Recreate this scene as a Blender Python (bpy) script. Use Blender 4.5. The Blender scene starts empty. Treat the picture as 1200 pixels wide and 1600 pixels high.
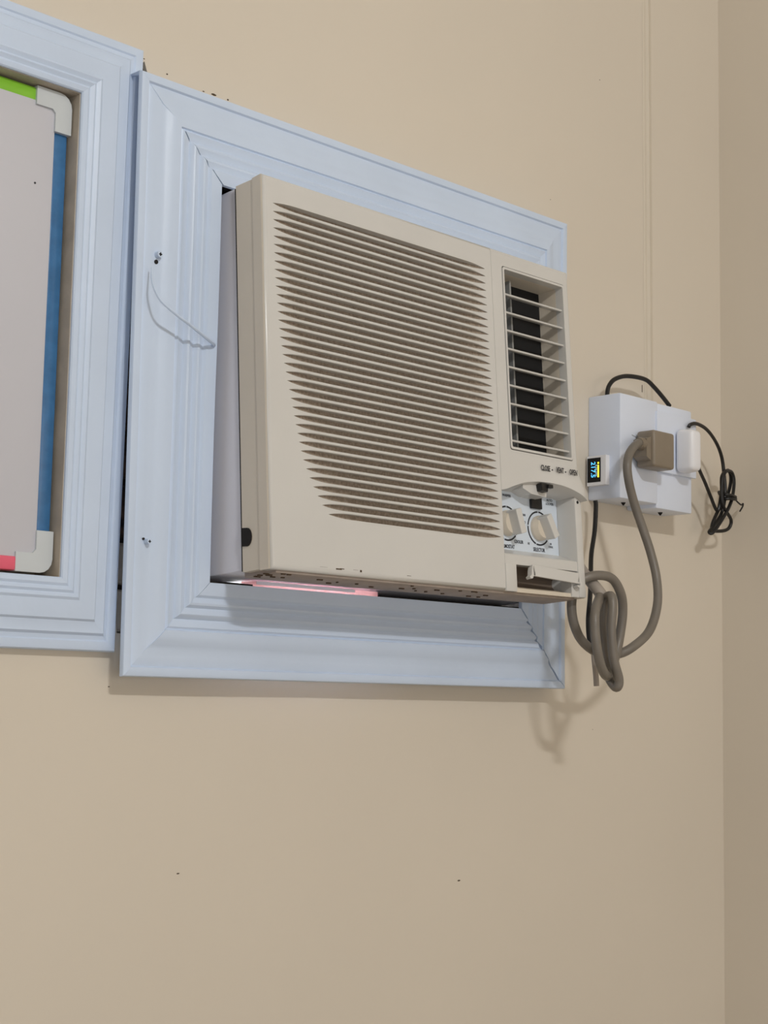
import bpy, bmesh, math, random
from mathutils import Vector, Matrix, noise
from mathutils.geometry import tessellate_polygon

C = bpy.context.scene.collection
sc = bpy.context.scene
# ------------------------------------------------------------------ camera
cam_d = bpy.data.cameras.new('camera'); cam = bpy.data.objects.new('camera', cam_d); C.objects.link(cam)
right = Vector((0.7056, -0.7084, 0.0187)); up = Vector((-0.0969, -0.0703, 0.9928)); fwd = Vector((0.7019, 0.7023, 0.1182))
fwd.normalize(); right = (right - fwd*right.dot(fwd)).normalized(); up = right.cross(fwd)
m = Matrix((right, up, -fwd)).transposed().to_4x4(); m.translation = Vector((-1.0668, -1.5, -0.0194))
cam.matrix_world = m
cam_d.sensor_fit = 'HORIZONTAL'; cam_d.sensor_width = 36; cam_d.lens = 2450.4/1200*36; cam_d.clip_start = 0.01
sc.camera = cam
# ------------------------------------------------------------------ world (daylight outdoors) and lamps
w = bpy.data.worlds.new('world'); sc.world = w; w.use_nodes = True
bg = w.node_tree.nodes['Background']; bg.inputs[0].default_value = (0.92, 0.96, 1.0, 1); bg.inputs[1].default_value = 14.0
def area(name, loc, target, sx, sy, power, col):
    d = bpy.data.lights.new(name, 'AREA'); d.shape = 'RECTANGLE'; d.size = sx; d.size_y = sy; d.energy = power; d.color = col
    o = bpy.data.objects.new(name, d); C.objects.link(o); o.location = loc
    o.rotation_euler = (Vector(target)-Vector(loc)).to_track_quat('-Z', 'Y').to_euler(); return o
area('tube_lamp', (-0.78, -3.15, 1.88), (0.45, 0, 0.2), 0.42, 0.07, 39, (0.99, 0.985, 0.97))
area('cool_left_fill', (-2.6, -3.7, -0.5), (0.6, 0, -0.1), 1.2, 1.3, 24, (0.86, 0.93, 1.0))  # cool fill light added from the left; no window is built
area('warm_right_fill', (0.35, -3.2, -0.1), (1.2, -0.4, -0.1), 1.4, 1.0, 9, (1.0, 0.92, 0.82))  # warm fill light added to tint and brighten the right wall
sc.view_settings.view_transform = 'Standard'; sc.view_settings.look = 'None'
sc.view_settings.gamma = 1; sc.view_settings.use_curve_mapping = False; sc.view_settings.exposure = -0.05

# ------------------------------------------------------------------ materials
def srgb(r, g, b):
    f = lambda c: (c/255/12.92) if c/255 <= .04045 else ((c/255+.055)/1.055)**2.4
    return (f(r), f(g), f(b), 1)
def mat(name, col, rough=.5, var=.06, scale=6, bump=0., bscale=60, metal=0., spec=.5, col2=None, thr=None, coat=0.):
    m = bpy.data.materials.new(name); m.use_nodes = True; nt = m.node_tree; N = nt.nodes; L = nt.links
    b = N['Principled BSDF']; b.inputs['Roughness'].default_value = rough; b.inputs['Metallic'].default_value = metal
    b.inputs['Specular IOR Level'].default_value = spec; b.inputs['Coat Weight'].default_value = coat
    tc = N.new('ShaderNodeTexCoord'); nz = N.new('ShaderNodeTexNoise'); nz.inputs['Scale'].default_value = scale; nz.inputs['Detail'].default_value = 5
    L.new(tc.outputs['Object'], nz.inputs['Vector'])
    cr = N.new('ShaderNodeValToRGB')
    lo, hi = (thr if thr else (.35, .65))
    cr.color_ramp.elements[0].position = lo; cr.color_ramp.elements[1].position = hi
    c2 = col2 if col2 else tuple(c*(1-var) for c in col[:3])+(1,)
    cr.color_ramp.elements[0].color = c2; cr.color_ramp.elements[1].color = col
    L.new(nz.outputs['Fac'], cr.inputs['Fac']); L.new(cr.outputs['Color'], b.inputs['Base Color'])
    if bump:
        n2 = N.new('ShaderNodeTexNoise'); n2.inputs['Scale'].default_value = bscale; n2.inputs['Detail'].default_value = 3
        bp = N.new('ShaderNodeBump'); bp.inputs['Strength'].default_value = bump; bp.inputs['Distance'].default_value = .002
        L.new(tc.outputs['Object'], n2.inputs['Vector']); L.new(n2.outputs['Fac'], bp.inputs['Height']); L.new(bp.outputs['Normal'], b.inputs['Normal'])
    return m
def emis(name, col, s):
    m = bpy.data.materials.new(name); m.use_nodes = True; b = m.node_tree.nodes['Principled BSDF']
    b.inputs['Base Color'].default_value = (0, 0, 0, 1); b.inputs['Emission Color'].default_value = col; b.inputs['Emission Strength'].default_value = s; return m
M_wall = mat('cream_wall_paint', srgb(222, 212, 197), .42, .035, 1.6, .25, 14, spec=.35)
M_ceil = mat('ceiling_paint', srgb(235, 232, 224), .8)
M_floor = mat('floor_tile', srgb(160, 150, 138), .5)
M_trim = mat('white_gloss_paint', srgb(208, 223, 245), .38, .04, 9, .22, 35, spec=.4)
M_cream = mat('aged_cream_plastic', srgb(213, 211, 207), .25, .035, 7, .05, 120)
M_cream2 = mat('warm_cream_plastic', srgb(222, 211, 194), .4, .05, 7)
M_slat = mat('cream_slat_plastic', srgb(218, 206, 192), .45, .05, 20)
M_dust = mat('dusty_grille_recess', srgb(168, 153, 137), .9, .3, 300, .3, 300, col2=srgb(138, 123, 108))
M_chas = mat('painted_steel', srgb(226, 226, 236), .4, .05, 5)
M_black = mat('black_duct', srgb(10, 10, 12), .8)
M_bplas = mat('black_rubber', srgb(20, 19, 20), .42, .1, 30)
M_grey = mat('grey_rubber_cable', srgb(124, 117, 108), .4, .12, 25, .1, 90)
M_greyl = mat('pale_grey_sheath', srgb(168, 158, 148), .5)
M_plug = mat('brown_grey_plug', srgb(140, 128, 112), .42, .08, 20, .1, 120)
M_white = mat('white_box_plastic', srgb(226, 234, 250), .4, .03, 5)
M_white2 = mat('bright_white_plastic', srgb(240, 240, 244), .35, .02, 5)
M_panel = mat('pale_blue_control_plate', srgb(216, 226, 238), .35, .02, 6)
M_ink = mat('black_print', srgb(38, 40, 48), .5)
M_board = mat('board_film', srgb(208, 208, 216), .35, .03, 3)
M_blue = mat('blue_plastic_strip', srgb(66, 120, 172), .25, .18, 60)
M_green = mat('lime_plastic_strip', srgb(140, 205, 60), .35, .05, 30)
M_pink = mat('pink_plastic_strip', srgb(240, 105, 130), .35, .05, 30)
M_cornr = mat('pale_corner_plastic', srgb(206, 212, 216), .35, .03, 20)
M_reveal = mat('shade_brown_plaster', srgb(196, 184, 168), .8, .2, 25, .3, 60)
M_brick = mat('dark_brick', srgb(96, 72, 60), .9, .3, 60, .8, 90, col2=srgb(40, 32, 30))  # dark brown-red brick tone
M_brick2 = mat('pink_brick', srgb(205, 150, 135), .9, .2, 60, .6, 90)
M_mortar = mat('dark_mortar', srgb(60, 50, 44), .95, .4, 90, .8, 120)
M_foam = mat('pink_packing', srgb(232, 180, 180), .6, .1, 40)
def translucent(m, f):
    nt = m.node_tree; b = nt.nodes['Principled BSDF']; t = nt.nodes.new('ShaderNodeBsdfTranslucent'); x = nt.nodes.new('ShaderNodeMixShader')
    t.inputs['Color'].default_value = srgb(255, 226, 224); x.inputs[0].default_value = f
    nt.links.new(b.outputs[0], x.inputs[1]); nt.links.new(t.outputs[0], x.inputs[2]); nt.links.new(x.outputs[0], nt.nodes['Material Output'].inputs[0])
M_steel = mat('steel_screw', srgb(190, 190, 190), .3, .05, 30, metal=.8)
M_tray = mat('grimy_tray', srgb(168, 154, 144), .6, .2, 30)
M_dark = mat('dark_holes_and_shade', srgb(30, 26, 26), .9)  # dark tone for holes, slots and painted gap shade
M_grime = mat('brown_grime', srgb(88, 70, 52), .9, .3, 80)
M_cav = mat('brown_cavity', srgb(112, 98, 86), .7, .1, 20)
M_vane = mat('grey_vane', srgb(150, 150, 148), .3)

# ------------------------------------------------------------------ helpers
def setp(o, label=None, cat=None, group=None, kind=None):
    for k, v in (('label', label), ('category', cat), ('group', group), ('kind', kind)):
        if v: o[k] = v
    return o
def link(name, bm, material, parent=None, smooth=False, sharp=35):
    bmesh.ops.recalc_face_normals(bm, faces=bm.faces)
    if smooth:
        for f in bm.faces: f.smooth = True
        a = math.radians(sharp)
        for e in bm.edges:
            if len(e.link_faces) == 2 and e.calc_face_angle(0) > a: e.smooth = False
    me = bpy.data.meshes.new(name); bm.to_mesh(me); bm.free(); me.materials.append(material)
    o = bpy.data.objects.new(name, me); C.objects.link(o)
    if parent: o.parent = parent
    return o
def empty(name, loc, rot=(0, 0, 0), scale=1, parent=None, **k):
    o = bpy.data.objects.new(name, None); C.objects.link(o); o.location = loc; o.rotation_euler = rot; o.scale = (scale,)*3
    o.empty_display_size = .05
    if parent: o.parent = parent
    return setp(o, **k)
def box(bm, x0, x1, y0, y1, z0, z1, bev=0, seg=2):
    vs = [bm.verts.new((x, y, z)) for x in (x0, x1) for y in (y0, y1) for z in (z0, z1)]
    fs = [bm.faces.new([vs[i] for i in q]) for q in ((0, 1, 3, 2), (4, 6, 7, 5), (0, 4, 5, 1), (2, 3, 7, 6), (0, 2, 6, 4), (1, 5, 7, 3))]
    if bev:
        es = list({e for f in fs for e in f.edges})
        bmesh.ops.bevel(bm, geom=es, offset=bev, segments=seg, affect='EDGES', profile=.5)
    return vs
def boxo(name, m, parent, *a, **k):
    bm = bmesh.new(); box(bm, *a, **k); return link(name, bm, m, parent, smooth=bool(k.get('bev')) )
def prism(bm, pts, fn, t0, t1):
    """polygon pts (a,b) swept from t0 to t1; fn(a,b,t)->xyz"""
    A = [bm.verts.new(fn(a, b, t0)) for a, b in pts]; B = [bm.verts.new(fn(a, b, t1)) for a, b in pts]
    n = len(pts)
    for i in range(n): bm.faces.new((A[i], A[(i+1) % n], B[(i+1) % n], B[i]))
    cap(bm, [A]); cap(bm, [B])
def cap(bm, loops):
    flat = [v for l in loops for v in l]
    for t in tessellate_polygon([[v.co for v in l] for l in loops]):
        try: bm.faces.new([flat[i] for i in t])
        except ValueError: pass
def plate(bm, outer, holes, y0, y1):
    """flat plate in the XZ plane with holes; outer may be a list of (loop, y) rings from front to back"""
    rings = outer if isinstance(outer[0][0], (list, tuple)) and isinstance(outer[0][0][0], (list, tuple)) else [(outer, y0), (outer, y1)]
    R = [[bm.verts.new((a, y, b)) for a, b in lp] for lp, y in rings]
    H0 = [[bm.verts.new((a, rings[0][1], b)) for a, b in h] for h in holes]
    H1 = [[bm.verts.new((a, rings[-1][1], b)) for a, b in h] for h in holes]
    for P, Q in list(zip(R, R[1:])) + list(zip(H0, H1)):
        n = len(P)
        for i in range(n): bm.faces.new((P[i], P[(i+1) % n], Q[(i+1) % n], Q[i]))
    cap(bm, [R[0]]+H0); cap(bm, [R[-1]]+H1)
def rrect(x0, x1, z0, z1, r, n=5):
    o = []
    for cx, cz, a0 in ((x1-r, z1-r, 0), (x0+r, z1-r, 90), (x0+r, z0+r, 180), (x1-r, z0+r, 270)):
        for i in range(n+1):
            a = math.radians(a0+90*i/n); o.append((cx+r*math.cos(a), cz+r*math.sin(a)))
    return o
def spline(P, n=8):
    P = [Vector(p) for p in P]; Q = [P[0]*2-P[1]]+P+[P[-1]*2-P[-2]]; out = []
    for i in range(1, len(Q)-2):
        a, b, c, d = Q[i-1:i+3]
        for k in range(n):
            t = k/n; out.append(.5*((2*b)+(c-a)*t+(2*a-5*b+4*c-d)*t*t+(3*b-a-3*c+d)*t**3))
    out.append(P[-1]); return out
def tube(bm, P, r, seg=10, n=8, rad=None):
    pts = spline(P, n) if n else [Vector(p) for p in P]
    T = [(pts[min(i+1, len(pts)-1)]-pts[max(i-1, 0)]).normalized() for i in range(len(pts))]
    nrm = T[0].orthogonal().normalized(); rings = []
    for i, p in enumerate(pts):
        nrm = (nrm-T[i]*nrm.dot(T[i])).normalized(); bn = T[i].cross(nrm)
        rr = rad(i/(len(pts)-1)) if rad else r
        rings.append([bm.verts.new(p+(nrm*math.cos(2*math.pi*k/seg)+bn*math.sin(2*math.pi*k/seg))*rr) for k in range(seg)])
    for A, B in zip(rings, rings[1:]):
        for k in range(seg): bm.faces.new((A[k], A[(k+1) % seg], B[(k+1) % seg], B[k]))
    bm.faces.new(rings[0][::-1]); bm.faces.new(rings[-1])
def disc(bm, c, r, y0, y1, seg=28, r1=None):
    """cylinder along y, centre c=(x,z)"""
    r1 = r if r1 is None else r1
    A = [bm.verts.new((c[0]+r*math.cos(2*math.pi*k/seg), y0, c[1]+r*math.sin(2*math.pi*k/seg))) for k in range(seg)]
    B = [bm.verts.new((c[0]+r1*math.cos(2*math.pi*k/seg), y1, c[1]+r1*math.sin(2*math.pi*k/seg))) for k in range(seg)]
    for k in range(seg): bm.faces.new((A[k], A[(k+1) % seg], B[(k+1) % seg], B[k]))
    bm.faces.new(A); bm.faces.new(B[::-1])
def lettering(text, size, m, parent, loc, rot=(math.pi/2, 0, 0), bold=.0, name='lettering', sx=1):
    cu = bpy.data.curves.new('text', 'FONT'); cu.body = text; cu.size = size; cu.extrude = .00015; cu.offset = bold
    cu.align_x = 'CENTER'; cu.align_y = 'CENTER'; cu.resolution_u = 2
    t = bpy.data.objects.new('text', cu); C.objects.link(t)
    dg = bpy.context.evaluated_depsgraph_get(); dg.update()
    me = bpy.data.meshes.new_from_object(t.evaluated_get(dg)); bpy.data.objects.remove(t)
    me.materials.clear(); me.materials.append(m)
    o = bpy.data.objects.new(name, me); C.objects.link(o); o.parent = parent; o.location = loc; o.rotation_euler = rot; o.scale = (sx, 1, 1)
    return o
CORD = [(0.9175,-0.0850,0.3845),(0.8888,-0.0900,0.3763),(0.8637,-0.0950,0.3587),(0.8504,-0.1000,0.3370),(0.8552,-0.1000,0.3112),(0.8699,-0.1000,0.2785),(0.8826,-0.1050,0.2452),(0.8908,-0.1144,0.2063),(0.8922,-0.1238,0.1672),(0.8804,-0.1332,0.1277),(0.8545,-0.1376,0.0883),(0.8086,-0.1420,0.0630),(0.7834,-0.1320,0.0511),(0.7445,-0.1270,0.0516),(0.7137,-0.1220,0.0670),(0.6945,-0.1220,0.0906),(0.6885,-0.1220,0.1174),(0.6893,-0.1270,0.1381),(0.6968,-0.1370,0.1536),(0.7177,-0.1470,0.1600),(0.7440,-0.1520,0.1562),(0.7639,-0.1520,0.1363),(0.7753,-0.1470,0.1123),(0.7760,-0.1420,0.0802),(0.7669,-0.1420,0.0523),(0.7466,-0.1470,0.0244),(0.7317,-0.1570,0.0133),(0.7264,-0.1720,0.0025),(0.7256,-0.1770,0.0132),(0.7137,-0.1770,0.0414),(0.7077,-0.1770,0.0812),(0.7106,-0.1770,0.1126),(0.7143,-0.1720,0.1291),(0.7209,-0.1570,0.1254),(0.7232,-0.1520,0.1003),(0.7278,-0.1520,0.0689),(0.7312,-0.1540,0.0375),(0.7205,-0.1620,0.0193),(0.6984,-0.1720,0.0214),(0.6800,-0.1770,0.0403),(0.6712,-0.1770,0.0752),(0.6776,-0.1720,0.1065),(0.7142,-0.1520,0.1297),(0.7324,-0.1370,0.1404)]
SHEATH = [(0.7325,-0.1000,0.1770),(0.7252,-0.1150,0.1647),(0.7186,-0.1350,0.1497),(0.7183,-0.1500,0.1345),(0.7261,-0.1520,0.1250)]
BLOOP = [(0.8939,-0.0300,0.4564),(0.8939,-0.0300,0.4666),(0.8975,-0.0310,0.4773),(0.9095,-0.0320,0.4883),(0.9321,-0.0340,0.4968),(0.9603,-0.0360,0.5000),(0.9899,-0.0360,0.4995),(1.0125,-0.0350,0.4916),(1.0372,-0.0340,0.4795),(1.0599,-0.0320,0.4682)]
BCORD = [(1.0588,-0.0700,0.4276),(1.0595,-0.0720,0.4317),(1.0809,-0.0700,0.4370),(1.1259,-0.0600,0.4346),(1.1648,-0.0520,0.4201),(1.1897,-0.0470,0.3997),(1.2003,-0.0450,0.3726),(1.2038,-0.0450,0.3380),(1.1967,-0.0430,0.3047),(1.1712,-0.0430,0.2784),(1.1546,-0.0450,0.2671),(1.1584,-0.0500,0.2660),(1.1779,-0.0550,0.2890),(1.2056,-0.0550,0.3210),(1.2238,-0.0500,0.3562),(1.2162,-0.0500,0.3740),(1.1886,-0.0550,0.3704),(1.1786,-0.0550,0.3454),(1.1821,-0.0550,0.3132),(1.2131,-0.0500,0.2927),(1.2113,-0.0460,0.2775),(1.1885,-0.0430,0.2713),(1.1669,-0.0420,0.2738),(1.1827,-0.0420,0.3012),(1.2143,-0.0420,0.3339),(1.2266,-0.0420,0.3627),(1.2142,-0.0450,0.3776),(1.1866,-0.0500,0.3641),(1.1843,-0.0500,0.3355),(1.1785,-0.0460,0.3048),(1.1591,-0.0450,0.3278),(1.1364,-0.0500,0.3465),(1.1046,-0.0600,0.3634),(1.0859,-0.0700,0.3677)]
BTAIL = [(1.2215,-0.0500,0.3307),(1.2302,-0.0520,0.3248),(1.2421,-0.0520,0.3206),(1.2481,-0.0520,0.3234),(1.2445,-0.0530,0.3174),(1.2363,-0.0530,0.3089)]
DOWN = [(0.8634,-0.0300,0.2910),(0.8650,-0.0300,0.2812),(0.8620,-0.0300,0.2431),(0.8476,-0.0350,0.2071),(0.8265,-0.0500,0.1755),(0.7925,-0.0750,0.1387),(0.7816,-0.0800,0.1002),(0.7783,-0.0850,0.0718),(0.7810,-0.0900,0.0550),(0.7841,-0.0900,0.0439)]
TAILG = [(0.7825,-0.0900,0.0513),(0.7841,-0.0900,0.0392),(0.7873,-0.0900,0.0207),(0.7889,-0.0900,0.0049)]
WIRE = [(-0.0013,-0.0430,0.4751),(-0.0023,-0.0450,0.4638),(-0.0042,-0.0520,0.4500),(-0.0003,-0.0600,0.4342),(0.0073,-0.0650,0.4257),(0.0221,-0.0680,0.4167),(0.0436,-0.0650,0.4097),(0.0669,-0.0600,0.4024),(0.0862,-0.0520,0.3984),(0.0968,-0.0400,0.3990)]
# ------------------------------------------------------------------ room shell
T = .10
hole_ac = [(.0, .05), (.745, .05), (.745, .655), (.10, .66), (.03, .70), (.018, .722), (.013, .728), (.008, .741), (.001, .733), (-.010, .742), (-.012, .60), (-.008, .3), (-.012, .12)]
bm = bmesh.new()
plate(bm, [(-3.2, -1.5), (1.262, -1.5), (1.262, 2.10), (-3.2, 2.10)], [hole_ac, [(-.80, .1045), (-.0850, .1045), (-.0850, .6695), (-.80, .6695)]], 0, T)
wall = setp(link('wall_back', bm, M_wall), 'cream painted wall carrying the air conditioner', 'wall', kind='structure')
def shell(name, label, m, *a):
    o = boxo(name, m, None, *a); return setp(o, label, 'ceiling' if name == 'ceiling' else 'floor' if name == 'floor' else 'wall', kind='structure')
shell('wall_right', 'cream wall at the right corner of the room', M_wall, 1.262, 1.36, -4.2, T, -1.5, 2.10)
shell('wall_left', 'cream wall far left behind the photographer', M_wall, -3.3, -3.2, -4.2, T, -1.5, 2.10)
shell('wall_front', 'cream wall behind the photographer', M_wall, -3.3, 1.36, -4.3, -4.2, -1.5, 2.10)
shell('floor', 'plain tiled floor below the frame', M_floor, -3.3, 1.36, -4.3, T, -1.6, -1.5)
shell('ceiling', 'white ceiling above the frame', M_ceil, -3.3, 1.36, -4.3, T, 2.10, 2.20)
# masonry seen in the broken opening, plus dark blocks added against light leaks
rnd = random.Random(4)
z = .052; i = 0
while z < .70:
    h = rnd.uniform(.052, .072); bm = bmesh.new()
    x1 = .052 if z > .1 else .03
    box(bm, -.011, x1+rnd.uniform(-.004, .004), .004+rnd.uniform(0, .022), .09, z, z+h-.007, bev=.003, seg=1)
    bmesh.ops.subdivide_edges(bm, edges=bm.edges, cuts=2, use_grid_fill=True)
    for v in bm.verts: v.co += noise.noise_vector(v.co*55)*.003
    link('brick', bm, M_brick2 if .17 < z < .225 else (M_reveal if z < .12 else M_brick), wall)
    z += h
boxo('mortar_and_shade_block', M_mortar, wall, -.0115, .044, .028, .095, .05, .72)
boxo('mortar_and_shade_block', M_dark, wall, -.0118, .0178, .006, .09, .70, .7405)  # dark block added so the chipped hole looks shaded
boxo('mortar_and_shade_block', M_dark, wall, .104, .1715, -.037, .09, .085, .1160)  # dark block added to stop light leaking under the chassis
boxo('mortar_and_shade_block', M_dark, wall, .3900, .700, -.037, .09, .085, .1155)  # second added light block, keeps the gap black further right
bm = bmesh.new()
plate(bm, [(-.02, .04), (.76, .04), (.76, .75), (-.02, .75)], [[(.108, .110), (.165, .110), (.166, .052), (.41, .052), (.411, .110), (.694, .110), (.694, .592), (.108, .592)]], T, T+.012)
link('light_block_panel', bm, M_mortar, wall)  # unseen panel added to keep outdoor light out around the chassis
# recess panel behind the whiteboard
boxo('recess_back', M_reveal, wall, -.82, -.08, .034, .056, .09, .69)
bm = bmesh.new()
plate(bm, [(-.799, .1048), (-.0853, .1048), (-.0853, .6692), (-.799, .6692)], [[(-.796, .1082), (-.0918, .1082), (-.0918, .6665), (-.796, .6665)]], -.0155, .046)
link('recess_shade_lining', bm, M_reveal, wall)  # brown lining colour paints in the shadow beside the board
# filled chase with a bead of paint running up the wall
bm = bmesh.new()
sec = [(1.031, .0), (1.0335, -.0008), (1.0365, -.0012), (1.0385, -.0006), (1.0415, -.0006), (1.0435, -.0022), (1.0455, -.0030), (1.0475, -.0022), (1.051, -.0008), (1.056, 0)]
rows = []
for k in range(30):
    zz = .455+.795*k/29; dx = .0035*(1-k/29)-.003*k/29
    rows.append([bm.verts.new((a+dx, b*(1+.15*math.sin(k*2.1))-.0002, zz)) for a, b in sec])
for A, B in zip(rows, rows[1:]):
    for k in range(len(sec)-1): bm.faces.new((A[k], A[k+1], B[k+1], B[k]))
M_chase = mat('glossy_wall_paint', srgb(217, 207, 191), .2, .04, 8, .3, 30)
setp(link('trim_3', bm, M_chase, smooth=True, sharp=60), 'thin painted ridge of a filled cable chase above the socket box', 'cable chase', kind='structure')

# ------------------------------------------------------------------ mitred mouldings
def frame(name, x0, x1, z0, z1, prof, thick, label, gaps, solid=(), wob=0):
    root = empty(name, (x0, 0, z0), label=label, cat='window frame', kind='structure')
    rnd = random.Random(name)
    W, H = x1-x0, z1-z0
    back = [(s, max(0, d-thick)) for s, d in prof][::-1]
    for side in range(4):
        L = W if side in (0, 2) else H
        pr = [(0, .0305)]+prof[1:] if (side in (0, 3) and 3 not in solid) else prof
        loop = pr + ([(prof[-1][0], 0), (prof[0][0], 0)] if side in solid else [p for p in back if p[0] >= .004])
        bm = bmesh.new(); A = []; nl = 15
        g0, g1 = gaps.get(side, (None, None))
        for (s, d) in loop:
            a = s + (g0(s) if g0 else .0); b = L-s-(g1(s) if g1 else .0)
            row = []
            for k in range(nl):
                t = a+(b-a)*k/(nl-1)
                dd = d+wob*noise.noise(Vector((t*5, s*30, side*7)))*(1 if d > .004 else 0)
                if side == 0: p = (t, -dd, s)
                elif side == 2: p = (t, -dd, H-s)
                elif side == 1: p = (W-s, -dd, t)
                else: p = (s, -dd, t)
                row.append(bm.verts.new(p))
            A.append(row)
        n = len(A)
        for i in range(n):
            P, Q = A[i], A[(i+1) % n]
            for k in range(nl-1): bm.faces.new((P[k], P[k+1], Q[k+1], Q[k]))
        cap(bm, [[r[0] for r in A]]); cap(bm, [[r[-1] for r in A]])
        link('moulding', bm, M_trim, root, smooth=True, sharp=28)
    return root
prof1 = [(0, .006), (0, .033), (.0012, .0362), (.004, .0372), (.0105, .0366), (.0122, .0338), (.014, .0346), (.024, .0352), (.032, .0350), (.037, .0368), (.042, .0392), (.048, .0402), (.0545, .0404),
         (.0558, .0380), (.0572, .0386), (.0590, .0404), (.0655, .0382), (.0685, .0372), (.0722, .0418), (.0745, .0428), (.0800, .0406), (.0820, .0400), (.0855, .0440), (.0880, .0446), (.0930, .0424), (.0945, .0422), (.0975, .0452), (.1000, .0455), (.113, .0462)]
jag = lambda seed, amp, lo, hi: (lambda s: (0 if s < lo else amp*max(.08, .55+1.3*noise.noise(Vector((s*210, seed, 0))))*min(1, (s-lo)/max(hi-lo, .001))))
f1 = frame('trim_1', -.016, .784, 0.0, .712, prof1, .006, 'white gloss moulded frame with cracked mitres around the air conditioner',
           {0: (jag(1, .0018, .085, .113), jag(2, .0058, .002, .012)), 2: (jag(3, .0046, .045, .07), None), 1: (jag(2.5, .0016, .004, .03), None)}, wob=.0016)
prof2 = [(0, 0), (0, .011), (.0015, .0135), (.004, .0142), (.011, .0142), (.0128, .0125), (.0175, .0135), (.0205, .0168), (.0240, .0163), (.0330, .0178), (.0355, .0205), (.045, .021), (.056, .0205),
         (.059, .0222), (.0635, .0198), (.0665, .0216), (.0710, .0190), (.0740, .0206), (.0790, .0196), (.0805, .0180)]
f2 = frame('trim_2', -.83, -.0105, .0275, .748, prof2, .011, 'white moulded surround of the recess holding the whiteboard', {}, solid=(0, 1, 2, 3), wob=.0006)
# the left moulding leans out towards its top
for o in f1.children:
    for v in o.data.vertices:
        k = max(0, 1-v.co.x/.085); v.co.x -= .0050*k*max(0, v.co.z)/.712
for o in f2.children:
    for v in o.data.vertices:
        if v.co.x > .55: v.co.x += .0085*max(0, (v.co.z-.0)/.72)*max(0, min(1, (v.co.x-.735)/.08))
# screws and nail holes in the left moulding
for (x, z, r) in ((.0115, .494, .0038), (.011, .155, .0030)):
    s = empty('screw', (x, -.037, z), parent=f1); s.location = (x+.016, -.036, z)
    bm = bmesh.new(); disc(bm, (0, 0), r, -.0058, .001, 20, r*1.1); link('screw_head', bm, M_trim, s)
    bm = bmesh.new(); box(bm, -r*.55, r*.55, -.0064, -.0056, -r*.16, r*.16); box(bm, -r*.16, r*.16, -.0064, -.0056, -r*.55, r*.55); link('screw_slot', bm, M_dark, s)
bm = bmesh.new(); disc(bm, (.026, .4855), .0026, -.0366, -.030, 12); link('nail_hole', bm, M_dark, f1)
bm = bmesh.new(); disc(bm, (.0225, .158), .0014, -.0366, -.030, 8); link('nail_hole', bm, M_dark, f1)
bm = bmesh.new(); box(bm, .035, .039, -.0364, -.034, .211, .2128); link('paint_chip', bm, M_grime, f1)

# twist of thin white wire
bm = bmesh.new(); tube(bm, WIRE, .0013, 7, 6, rad=lambda t: .0010+.0014*t)
tw = setp(link('wire_tie', bm, M_trim, smooth=True), 'thin white painted wire end curling out beside the top screw', 'wire')

# ------------------------------------------------------------------ whiteboard in its recess
wb = empty('whiteboard', (-.4280, .0045, .112), label='small whiteboard with green, blue and pink plastic edging in the left recess', cat='whiteboard')
WX0, WX1, WZ1 = -.360, .334, .553
def wbo(name, m, *a, **k): return boxo(name, m, wb, *a, **k)
wbo('board_panel', M_board, WX0+.004, WX1-.020, -.0062, .004, .004, WZ1-.016, bev=.001)
e = wbo('edge_strip', M_blue, WX1-.020, WX1-.001, -.004, .008, .033, WZ1-.038, bev=.003); e['label'] = 'blue edge strip'
e = wbo('edge_strip', M_green, WX0+.03, WX1-.045, -.006, .008, WZ1-.021, WZ1-.001, bev=.003); e['label'] = 'lime green edge strip'
e = wbo('edge_strip', M_pink, WX0+.03, WX1-.044, -.0085, .008, .0005, .0165, bev=.003); e['label'] = 'pink edge strip'
e = wbo('edge_strip', M_blue, WX0, WX0+.017, -.004, .008, .033, WZ1-.038, bev=.003)
def corner(cx, cz, sx, sz):
    bm = bmesh.new(); a, wd, r = .047, .0215, .016
    pts = [(0, a), (0, r)]+[(r-r*math.cos(t), r-r*math.sin(t)) for t in (math.pi/8, math.pi/4, 3*math.pi/8)]+[(r, 0), (a, 0), (a, wd), (wd+.004, wd), (wd, wd+.004), (wd, a)]
    prism(bm, pts, lambda p, q, t: (cx+sx*p, t, cz+sz*q), -.009, .009)
    link('corner_cap', bm, M_cornr, wb)
for cx, cz, sx, sz in ((WX1, WZ1, -1, -1), (WX1, 0, -1, 1), (WX0, WZ1, 1, -1), (WX0, 0, 1, 1)): corner(cx, cz, sx, sz)
bm = bmesh.new(); disc(bm, (WX1-.043, .44), .0013, -.0066, -.006, 10); link('ink_dot', bm, M_ink, wb)

# ------------------------------------------------------------------ air conditioner (built in its own tilted frame: x along, y inwards, z up)
ac = empty('air_conditioner', (.1065, -.1455, .1260), (-.0735, 0, 0), 1.039, label='cream window air conditioner with slatted grille, tilted back in the white frame', cat='air conditioner')
AW, AH = .5623, .4592; UP = .3975
chas = boxo('chassis', M_chas, ac, .0055, .5565, .046, .42, .0045, .4585, bev=.002)
chas['label'] = 'lilac-grey steel chassis'
# rear bezel ring
bm = bmesh.new()
nl = [(0, .018), (0, .0)]
ring_o = [(0.0018, .0018), (AW-.0018, .0018), (AW-.0018, AH-.0012), (.0018, AH-.0012)]
plate(bm, ring_o, [[(.010, .010), (AW-.010, .010), (AW-.010, AH-.010), (.010, AH-.010)]], .0208, .0505)
br = link('bezel_ring', bm, M_cream2, ac)
boxo('gap_shade_strip', M_dark, ac, .0036, .558, .0500, .0545, .0030, .4565)  # dark strip painting in the shadow gap behind the bezel
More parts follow.
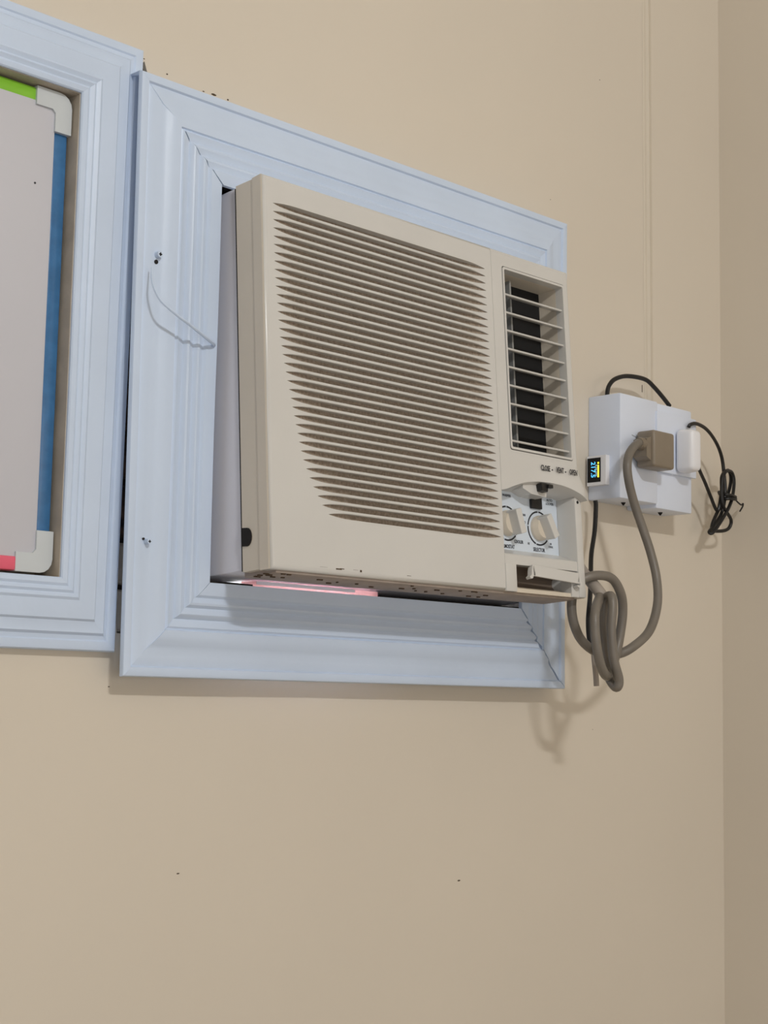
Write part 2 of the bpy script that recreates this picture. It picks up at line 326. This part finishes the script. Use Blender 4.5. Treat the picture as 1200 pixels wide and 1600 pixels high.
# notch in the ring side
bm = bmesh.new()
pts = [(.0505, .028)]+[(.0410-.0075*math.sin(t), .0375-.0105*math.cos(t)) for t in [math.pi*k/8 for k in range(9)]]+[(.0505, .049)]
prism(bm, pts, lambda a, b, t: (t, a, b+.003), .0006, .006); link('notch', bm, M_dark, ac)
# slot geometry
tabL = [(.4234, .0140), (.38, .0142), (.34, .0146), (.3234, .0158), (.304, .0173), (.2838, .0185), (.2646, .0205), (.2551, .0222), (.23, .0272), (.2066, .0325), (.17, .0405), (.1379, .0482), (.1272, .0518), (.1174, .0563), (.1082, .061), (.0977, .0665), (.0887, .0722), (.0783, .0797), (.0687, .0890)]
def uL(v):
    if v >= tabL[0][0]: return tabL[0][1]
    for (a, b), (c, d) in zip(tabL, tabL[1:]):
        if c <= v <= a: return d+(b-d)*(v-c)/(a-c)
    return tabL[-1][1]
NS = 37; vt, vb = .4262, .0690; pitch = (vt-vb)/(NS-1)
V = [vt-pitch*i for i in range(NS)]
UL = [uL(v) for v in V]; UR = [.3845+.0075*(vt-v)/(vt-vb) for v in V]
hm = .00325
def lens(i, u):
    d = min(u-UL[i], UR[i]-u); t = max(0, min(1, d/.036)); return hm*(1-(1-t)**2)
SM = [0, .0025, .006, .011, .018, .027, .036]
def stations(i, j=None):
    """matching stations for slot i (and j): list of (u_i) from left tip to right tip"""
    l, r = UL[i], UR[i]
    return [l+s for s in SM] + [l+.036+(r-l-.072)*k/6 for k in range(1, 6)] + [r-s for s in SM[::-1]]
top = [(u, V[0]+lens(0, u)) for u in stations(0)]
bot = [(u, V[-1]-lens(NS-1, u)) for u in stations(NS-1)]
hole = top + [(UR[i], V[i]) for i in range(1, NS-1)] + bot[::-1] + [(UL[i], V[i]) for i in range(NS-2, 0, -1)]
def grect(i): return [(i, i), (UP-.0006, i), (UP-.0006, AH-i), (i, AH-i)]
rings = [(grect(.0054), 0), (grect(.0036), .0003), (grect(.0019), .0010), (grect(.0007), .0024), (grect(0), .0048), (grect(.0006), .0200)]
bm = bmesh.new(); plate(bm, rings, [hole], 0, .02)
fp = link('grille_panel', bm, M_cream, ac)
# seams and shading need smooth rounding on the outer edges only
for p in fp.data.polygons:
    if p.area < .01 and abs(p.normal.y) < .98 and p.center.x < .397 and not (.012 < p.center.x < .396 and .06 < p.center.z < .44): p.use_smooth = p.area < .003
fp.data.materials.append(M_cream2)  # left side faces recoloured warm to paint in how light falls there
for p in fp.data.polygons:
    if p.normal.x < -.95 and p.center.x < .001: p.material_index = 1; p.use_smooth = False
def slat_mesh(i):
    bm = bmesh.new(); A = stations(i); B = stations(i+1); rows = []
    for ua, ub in zip(A, B):
        zt = V[i]-lens(i, ua); zb = V[i+1]+lens(i+1, ub); h = (zt-zb); k = (pitch-h)/pitch
        f = .0007*min(1, k*4)
        rows.append([bm.verts.new(q) for q in ((ua, f, zt), (ua, 0, zt-f), (ub, 0, zb+f), (ub, f, zb), (ub, .0095, zb+h*.22), (ua, .0095, zt-h*.22))])
    for P, Q in zip(rows, rows[1:]):
        for k in range(6): bm.faces.new((P[k], P[(k+1) % 6], Q[(k+1) % 6], Q[k]))
    bm.faces.new(rows[0]); bm.faces.new(rows[-1][::-1])
    return bm
for i in range(NS-1): link('slat', slat_mesh(i), M_cream, ac)
bm = bmesh.new()
for i in range(NS):
    rows = []
    for u in stations(i):
        d = min(u-UL[i], UR[i]-u); t = max(0, min(1, d/.050)); y = .0004+.0092*t**.8
        h = lens(i, u)*1.0+.0016*t
        rows.append([bm.verts.new((u, y, V[i]+h)), bm.verts.new((u, y+.0003, V[i]-h))])
    for P, Q in zip(rows, rows[1:]): bm.faces.new((P[0], P[1], Q[1], Q[0]))
gb = link('dust_filter', bm, M_dust, ac); gb['kind'] = 'stuff'
boxo('filter_back', M_dust, ac, .012, .392, .0125, .0150, .060, .436)

# right column with the air outlet
vis = [(UP, .1315), (.405, .1325), (.42, .1385), (.445, .1465), (.47, .1503), (.50, .1503), (.52, .1480), (.54, .1425), (.553, .1370), (AW, .1315)]
def prot(u, v):
    a = max(0, min(1, (u-.44)/.12)); a = a*a*(3-2*a); b = max(0, min(1, (.186-v)/.05)); b = b*b*(3-2*b)
    return -.0135*a*b
def crect(i): return [(UP, .180), (AW-i, .180), (AW-i, AH-i), (UP, AH-i)]
rings = [(crect(.0054), 0), (crect(.0036), .0003), (crect(.0019), .0010), (crect(.0007), .0024), (crect(0), .0048), (crect(.0006), .0200)]
OX0, OX1, OZ0, OZ1 = .4195, .5500, .1885, .4370
bm = bmesh.new(); plate(bm, rings, [rrect(OX0-.0012, OX1+.0012, OZ0-.0012, OZ1+.0012, .004)], 0, .02)
link('outlet_panel', bm, M_cream, ac)
bm = bmesh.new()   # thin raised rim
o0 = rrect(OX0, OX1, OZ0, OZ1, .0035); i0 = rrect(OX0+.003, OX1-.003, OZ0+.003, OZ1-.003, .0025)
plate(bm, o0, [i0], -.0010, .012); link('outlet_rim', bm, M_cream, ac)
# outlet box
bm = bmesh.new()
X0, X1, Z0, Z1 = OX0+.003, OX1-.003, OZ0+.003, OZ1-.003
box(bm, X1, X1+.002, .0122, .0435, Z0, Z1); box(bm, X0, X1+.002, .0122, .0435, Z1, Z1+.002); box(bm, X0, X1+.002, .0122, .0435, Z0-.002, Z0)
link('outlet_duct', bm, M_cream2, ac)
boxo('duct_side', M_black, ac, X0-.002, X0, .0122, .0435, Z0, Z1)
boxo('duct_back', M_black, ac, X0, X1, .0420, .0440, Z0, Z1)
for k, u in enumerate((.4570,)):
    vn = boxo('vertical_vane', M_vane if k == 0 else M_black, ac, u, u+.0030, .0197, .036, Z0+.002, Z1-.004)
def louvre():
    bm = bmesh.new()
    # shallow blade, thin at the front, with rounded right end
    sec = [(.0018, .0006), (.0030, .0015), (.0046, .0013), (.0190, .0046), (.0192, .0034), (.0042, -.0014), (.0024, -.0011)]
    prism(bm, sec, lambda a, b, t: (t, a, b), X0+.0003, X1-.0003); return bm
proto = None
for k in range(9):
    vv = .4010-.02503*k
    if proto is None: proto = o = link('louvre', louvre(), M_cream, ac)
    else: o = proto.copy(); C.objects.link(o); o.parent = ac
    o.location = (0, 0, vv)
# visor sheet with the arch
bm = bmesh.new(); NU, NV = 28, 7; G = []
def arch(u):
    for (a, b), (c, d) in zip(vis, vis[1:]):
        if a <= u <= c: return b+(d-b)*(u-a)/(c-a)
    return vis[-1][1]
for i in range(NU+1):
    u = UP+(AW-UP)*i/NU; av = (arch(u)+arch(min(u+.006, AW))+arch(max(u-.006, UP)))/3
    col = []
    for j in range(NV+1):
        v = .180+(av-.180)*j/NV; y = prot(u, v)
        if i == NU: y += .003
        col.append(bm.verts.new((u, y, v)))
    yb = prot(u, av)
    col.append(bm.verts.new((u, yb+.0012, av-.0004)))
    col.append(bm.verts.new((u, .0300, min(av-.003, .1385))))
    col.append(bm.verts.new((u, .0310, .180)))
    G.append(col)
n = NV+4
for A, B in zip(G, G[1:]):
    for j in range(n): bm.faces.new((A[j], A[(j+1) % n], B[(j+1) % n], B[j]))
cap(bm, [G[0]]); cap(bm, [G[-1]])
visor = link('visor', bm, M_cream, ac, smooth=True, sharp=40)
def yv(u, v): return prot(u, v)-.0002
for txt, u in (('CLOSE', .4865), ('VENT', .5150), ('OPEN', .5420)):
    lettering(txt, .0105, M_ink, ac, (u, yv(u+.006, .163)-.0004, .1695), bold=.0002, sx=.62)
for u in (.5015, .5285):
    bm = bmesh.new(); disc(bm, (u, .1693), .0009, yv(u, .168)-.0006, yv(u, .17)+.0004, 10); link('print_dot', bm, M_ink, ac)
# control housing
CW = .5475
bm = bmesh.new(); box(bm, CW, AW, -.0015, .048, .0, .1375, bev=.0022); link('side_post', bm, M_cream, ac, smooth=True)
bm = bmesh.new(); prism(bm, [(.0, .0355), (.0, .0475), (.0012, .0490), (.010, .0525), (.022, .0572), (.0300, .0605), (.0335, .0605), (.0335, .0355)], lambda a, b, t: (t, a, b), UP, CW); link('lower_lip', bm, M_cream, ac)
boxo('housing_back', M_cream, ac, UP, CW+.004, .0335, .0355, .030, .18)
cp = boxo('control_panel', M_panel, ac, .4005, CW-.0005, .0300, .0334, .0605, .1470); cp['label'] = 'pale blue-white printed control plate'
def ringmark(c, r, segs):
    for a0, a1 in segs:
        bm = bmesh.new(); k = 10
        I = []; O = []
        for j in range(k+1):
            a = math.radians(a0+(a1-a0)*j/k)
            for R_, L_ in ((r-.0011, I), (r+.0011, O)): L_.append(bm.verts.new((c[0]+R_*math.cos(a), .0296, c[1]+R_*math.sin(a))))
        for j in range(k): bm.faces.new((I[j], I[j+1], O[j+1], O[j]))
        link('dial_mark', bm, M_ink, cp)
def knob(c, ang, ro):
    k = empty('control_knob', (c[0], .0298, c[1]), parent=ac)
    bm = bmesh.new(); disc(bm, (0, 0), .0172, -.0035, 0, 32); disc(bm, (0, 0), .0145, -.0110, -.0035, 32, .0172); link('knob_skirt', bm, M_cream2, k, smooth=True)
    bm = bmesh.new(); box(bm, -.0056, .0056, -.0255, -.008, -.0165, .0165, bev=.0010)
    bmesh.ops.rotate(bm, verts=bm.verts, cent=(0, 0, 0), matrix=Matrix.Rotation(ang, 3, 'Y')); link('knob_grip', bm, M_cream, k)
    ringmark(c, ro, [(-38, 15), (52, 88), (92, 172), (176, 250), (254, 318)])
knob((.5060, .0945), -.50, .0225)
knob((.4400, .0955), -.30, .0225)
PY = (math.pi/2, 0, 0)
lettering('SELECTOR', .0072, M_ink, cp, (.5045, .0297, .0650), bold=.0001, sx=.72)
lettering('THERMOSTAT', .0072, M_ink, cp, (.4370, .0297, .0645), bold=.0001, sx=.72)
lettering('COOLER', .0062, M_ink, cp, (.4625, .0297, .0725), bold=.0001, sx=.75)
lettering('AUTO\nLOUVER', .0052, M_ink, cp, (.5320, .0297, .1330), sx=.85)
lettering('FAN', .0048, M_ink, cp, (.4755, .0297, .110), sx=.8)
lettering('LO', .0048, M_ink, cp, (.4765, .0297, .100), sx=.8)
lettering('HI', .0048, M_ink, cp, (.4830, .0297, .0720), sx=.8)
lettering('OFF', .0048, M_ink, cp, (.5310, .0297, .1110), sx=.8)
lettering('HI\nCOOL', .0042, M_ink, cp, (.5300, .0297, .0730), sx=.8)
lettering('WARMER', .0050, M_ink, cp, (.4420, .0297, .1330), sx=.8)
sw = boxo('louver_switch', M_bplas, ac, .4890, .5110, .0255, .0300, .1205, .1400, bev=.0008)
# lever and bracket under the visor
bm = bmesh.new(); prism(bm, [(.4480, .1480), (.4480, .1400), (.4660, .1340), (.4960, .1325), (.4990, .1480)], lambda a, b, t: (a, t, b), .006, .030); link('lever_bracket', bm, M_cream, ac)
lv = empty('vent_lever', (.484, .0, .145), parent=ac)
bm = bmesh.new(); prism(bm, [(-.009, .0035), (-.007, -.0065), (.004, -.0075), (.0062, .0035)], lambda a, b, t: (a, t, b), -.0035, .012); link('lever_block', bm, M_bplas, lv)
bm = bmesh.new(); box(bm, .003, .0125, -.0065, -.001, -.0022, .0028, bev=.0006); link('lever_tab', bm, M_bplas, lv)
# screw hole on the post
bm = bmesh.new(); disc(bm, (.5535, .1305), .0021, -.0019, .004, 16); link('screw_hole', bm, M_dark, ac)
# lower compartment
boxo('compartment_end', M_cream, ac, UP, .4190, -.0008, .048, .0, .0357, bev=.0008)
bm = bmesh.new(); box(bm, .5330, CW+.001, .0, .048, .0, .0300, bev=.0008); link('compartment_end', bm, M_cream, ac)
boxo('compartment_floor', M_cream2, ac, UP, AW-.001, .002, .048, .0, .0052)
bm = bmesh.new(); prism(bm, [(.012, .006)]+[(.012+.022*math.sin(t), .0205-.0148*math.cos(t)) for t in [math.pi*k/12 for k in range(13)]]+[(.036, .0355), (.036, .0052)], lambda a, b, t: (t, a, b), .4190, .5330); link('compartment_scoop', bm, M_cav, ac)
fl = empty('hinged_flap', (.4455, -.0050, .0345), (-.10, .045, 0), parent=ac)
bm = bmesh.new(); box(bm, 0, .0965, -.0012, .0016, -.0130, .0020, bev=.0006); link('flap_plate', bm, M_cream, fl)
bm = bmesh.new()
hook = [(.0, -.0130), (-.0022, -.0165), (-.0062, -.0175), (-.0080, -.0150), (-.0062, -.0135), (-.0040, -.0120), (-.0030, -.006), (-.001, -.001), (.002, .001), (.004, -.012)]
prism(bm, hook, lambda a, b, t: (a, t, b), -.0012, .006); link('flap_hook', bm, M_cream, fl)
bm = bmesh.new(); hook2 = [(.0965, .0), (.1000, -.008), (.1015, -.0125), (.0995, -.0170), (.0945, -.0185), (.0905, -.0170), (.0915, -.0150), (.0950, -.0158), (.0975, -.0140), (.0970, -.0120), (.0930, -.010)]
prism(bm, hook2, lambda a, b, t: (a, t, b), -.0012, .006); link('flap_hook', bm, M_cream, fl)
# tray under the face, grimy
boxo('drip_tray', M_tray, ac, .012, .545, .006, .060, -.0030, .0044, bev=.001)
rnd = random.Random(3)
bm = bmesh.new()
for k in range(30):
    u = rnd.uniform(.005, .40) if k > 8 else rnd.uniform(.003, .05); a = rnd.uniform(.0008, .0050); y = rnd.uniform(.006, .045)
    box(bm, u, u+a*1.6, y-.0005, y+.002, -.0042, -.0028)
for k in range(6):
    u = rnd.uniform(.006, .22); box(bm, u, u+rnd.uniform(.001, .012), -.0003, .0010, .0062+rnd.uniform(-.0008, .0014), .0070+rnd.uniform(.0, .0012))
g = link('grime', bm, M_grime, ac); g['kind'] = 'stuff'

# packing strips wedged in the gap under the chassis
translucent(M_foam, .75)
ps = boxo('packing_strip', M_foam, None, 0.172, .388, -.036, -.014, .1060, .1202, bev=.0008)
bm = bmesh.new(); box(bm, .178, .345, -.0368, -.034, .1165, .1206); link('white_edge', bm, M_white2, ps)
setp(ps, 'pink packing strip wedged in the gap under the air conditioner', 'packing strip')

# ------------------------------------------------------------------ socket box on the wall
sb = empty('socket_box', (.984, 0, .295), label='white surface socket box of two joined units on the wall right of the air conditioner', cat='socket box')
bm = bmesh.new(); box(bm, -.100, .000, -.062, 0, .0, .1650, bev=.0025)
link('box_cover', bm, M_white, sb, smooth=True)
bm = bmesh.new(); box(bm, .0005, .100, -.059, 0, -.006, .1640, bev=.003)
link('box_cover', bm, M_white, sb, smooth=True)
bm = bmesh.new(); box(bm, -.006, .104, -.0655, -.0585, .052, .150, bev=.002)
link('socket_plate', bm, M_white, sb, smooth=True)
for x, z in ((-.048, -.0015), (.052, -.0078)):
    bm = bmesh.new(); tube(bm, [(x, -.030, z+.003), (x, -.030, z), (x, -.030, z-.003)], .004, 10, 0, rad=lambda t: .005-.004*t); link('cover_screw', bm, M_dark, sb)
for a, b in (((-.070, -.0624, .102), (-.048, -.0624, .0975)), ((-.064, -.0624, .095), (-.046, -.0624, .0975))):
    bm = bmesh.new(); tube(bm, [a, b], .0004, 5, 0); link('scratch', bm, M_vane, sb)
# little display module on the left side of the box
dm = empty('display_module', (.884, -.0235, .316), label='tiny white module with a lit blue and yellow screen on the socket box side', cat='display')
bm = bmesh.new(); box(bm, -.010, -.0002, -.0190, .0185, 0, .0470, bev=.001); link('module_case', bm, M_white2, dm)
bm = bmesh.new(); box(bm, -.0106, -.0098, -.0088, .0165, .0055, .0435); link('screen', bm, M_black, dm)
M_eb = emis('screen_blue', (.10, .55, 1, 1), 1.6); M_ey = emis('screen_yellow', (1, .92, .05, 1), 1.3); M_ew = emis('screen_pale', (.45, .7, .9, 1), .7)
# rotated writing: reads upwards; local x -> +z, facing -x
RS = Matrix(((0, 0, -1), (0, 1, 0), (1, 0, 0)))
def screen_text(t, size, m, y, z, sx=1):
    o = lettering(t, size, m, dm, (-.0108, y, z), bold=.0001, name='screen_digits', sx=sx)
    mx = Matrix(((0, 0, -1), (0, 1, 0), (1, 0, 0)))
    # columns: text x -> -z, text y -> -y, normal -> -x
    R3 = Matrix(((0, 0, -1), (0, -1, 0), (-1, 0, 0)))
    if R3.determinant() < 0: R3 = Matrix(((0, 0, -1), (0, -1, 0), (-1, 0, 0)))
    o.rotation_euler = R3.to_euler(); return o
screen_text('217.5', .0115, M_eb, .0055, .0250, 1.0)
screen_text('0.34 kW', .0052, M_ew, -.0006, .0235, 1.0)
bm = bmesh.new(); box(bm, -.0109, -.0105, -.0062, -.0032, .0125, .0320); box(bm, -.0109, -.0105, -.0062, -.0032, .0335, .0365); link('screen_bar', bm, M_ey, dm)

# grey three pin plug with its thick cord
pg = empty('power_plug', (.955, -.065, .374), label='square brown-grey power plug pushed into the white socket box', cat='plug')
bm = bmesh.new(); box(bm, -.0345, .0215, -.0350, -.0005, -.0290, .0290, bev=.005, seg=3); link('plug_body', bm, M_plug, pg, smooth=True, sharp=50)
bm = bmesh.new(); prism(bm, [(-.034, .018), (-.046, .0135), (-.046, -.014), (-.034, -.020)], lambda a, b, t: (a, t, b), -.029, -.004); link('plug_shoulder', bm, M_plug, pg)
bm = bmesh.new(); tube(bm, [(-.040, -.0185, .004), (-.050, -.021, .006), (-.060, -.0235, .0045)], .009, 14, 3, rad=lambda t: .0105-.002*t); link('strain_relief', bm, M_plug, pg, smooth=True)
def under_ac(o):
    bpy.context.view_layer.update(); o.parent = ac; o.matrix_parent_inverse = ac.matrix_world.inverted(); return o
bm = bmesh.new(); tube(bm, CORD, .0068, 12, 7)
o = under_ac(link('power_cord', bm, M_grey, smooth=True)); o['label'] = 'thick grey power cord looped into a hanging coil'
bm = bmesh.new(); tube(bm, SHEATH, .0085, 12, 4)
o = under_ac(link('cord_sheath', bm, M_greyl, smooth=True)); o['label'] = 'pale grey sheath where the cord leaves'

# white charger
ch = empty('charger', (1.036, -.066, .384), label='rounded white charger plugged in at the right end of the socket box', cat='charger')
bm = bmesh.new(); box(bm, -.0125, .0185, -.034, -.0005, -.034, .036, bev=.0085, seg=4)
for v in bm.verts:
    if v.co.y < -.02: v.co.x *= .93; v.co.z *= .96
link('charger_body', bm, M_white2, ch, smooth=True, sharp=60)

# thin black cords
bm = bmesh.new(); tube(bm, BCORD, .0030, 8, 7)
bmesh.ops.translate(bm, verts=bm.verts, vec=(-1.036, .066, -.384))
link('charger_cord', bm, M_bplas, ch, smooth=True)
bm = bmesh.new(); tube(bm, [(1.196, -.040, .338), (1.186, -.050, .334), (1.190, -.060, .332), (1.214, -.058, .331), (1.226, -.048, .332), (1.218, -.038, .336), (1.196, -.038, .339), (1.188, -.052, .3265), (1.196, -.061, .326), (1.216, -.058, .327), (1.2235, -.047, .3295)] , .0028, 8, 5)
bt = setp(link('twist_tie', bm, M_bplas, smooth=True), 'black twist tie around the hank of thin black cord', 'twist tie')
bm = bmesh.new(); tube(bm, BTAIL, .0014, 6, 5); link('tie_end', bm, M_bplas, bt, smooth=True)
bm = bmesh.new(); tube(bm, BLOOP, .0036, 10, 7)
setp(link('black_cable', bm, M_bplas, smooth=True), 'black cable arching over the top of the socket box', 'cable')
bm = bmesh.new(); tube(bm, DOWN, .0036, 10, 7)
dn = setp(link('black_cable', bm, M_bplas, smooth=True), 'black cable dropping from the socket box underside behind the grey coil', 'cable')
bm = bmesh.new(); tube(bm, TAILG, .0042, 10, 5); t = link('cable_sleeve', bm, M_greyl, dn, smooth=True); t['label'] = 'pale grey sleeve at the free end'
# hairline above the box
boxo('hairline_crack', M_grime, wall, 1.0275, 1.0285, -.0006, .001, .490, .502)

# flecks of dirt on the wall
for k, (x, z, a) in enumerate([(0.0424, 0.7353, 0.0016), (0.0994, 0.7302, 0.0012), (0.1158, 0.7308, 0.0022), (0.1386, 0.7308, 0.0018), (0.0073, 0.7439, 0.001), (0.5938, -0.2695, 0.0016), (0.7863, 0.7584, 0.001), (0.9116, 0.9907, 0.001), (0.1004, -0.2285, 0.0012), (0.8979, -0.0607, 0.0009), (-0.0082, -0.0116, 0.001)]):
    bm = bmesh.new(); bmesh.ops.create_icosphere(bm, subdivisions=1, radius=a)
    for v in bm.verts: v.co = Vector((v.co.x*(1+.6*(k % 3)), v.co.y*.25, v.co.z*.7)) + Vector((x, 0, z))
    link('dirt_fleck', bm, M_grime, wall)
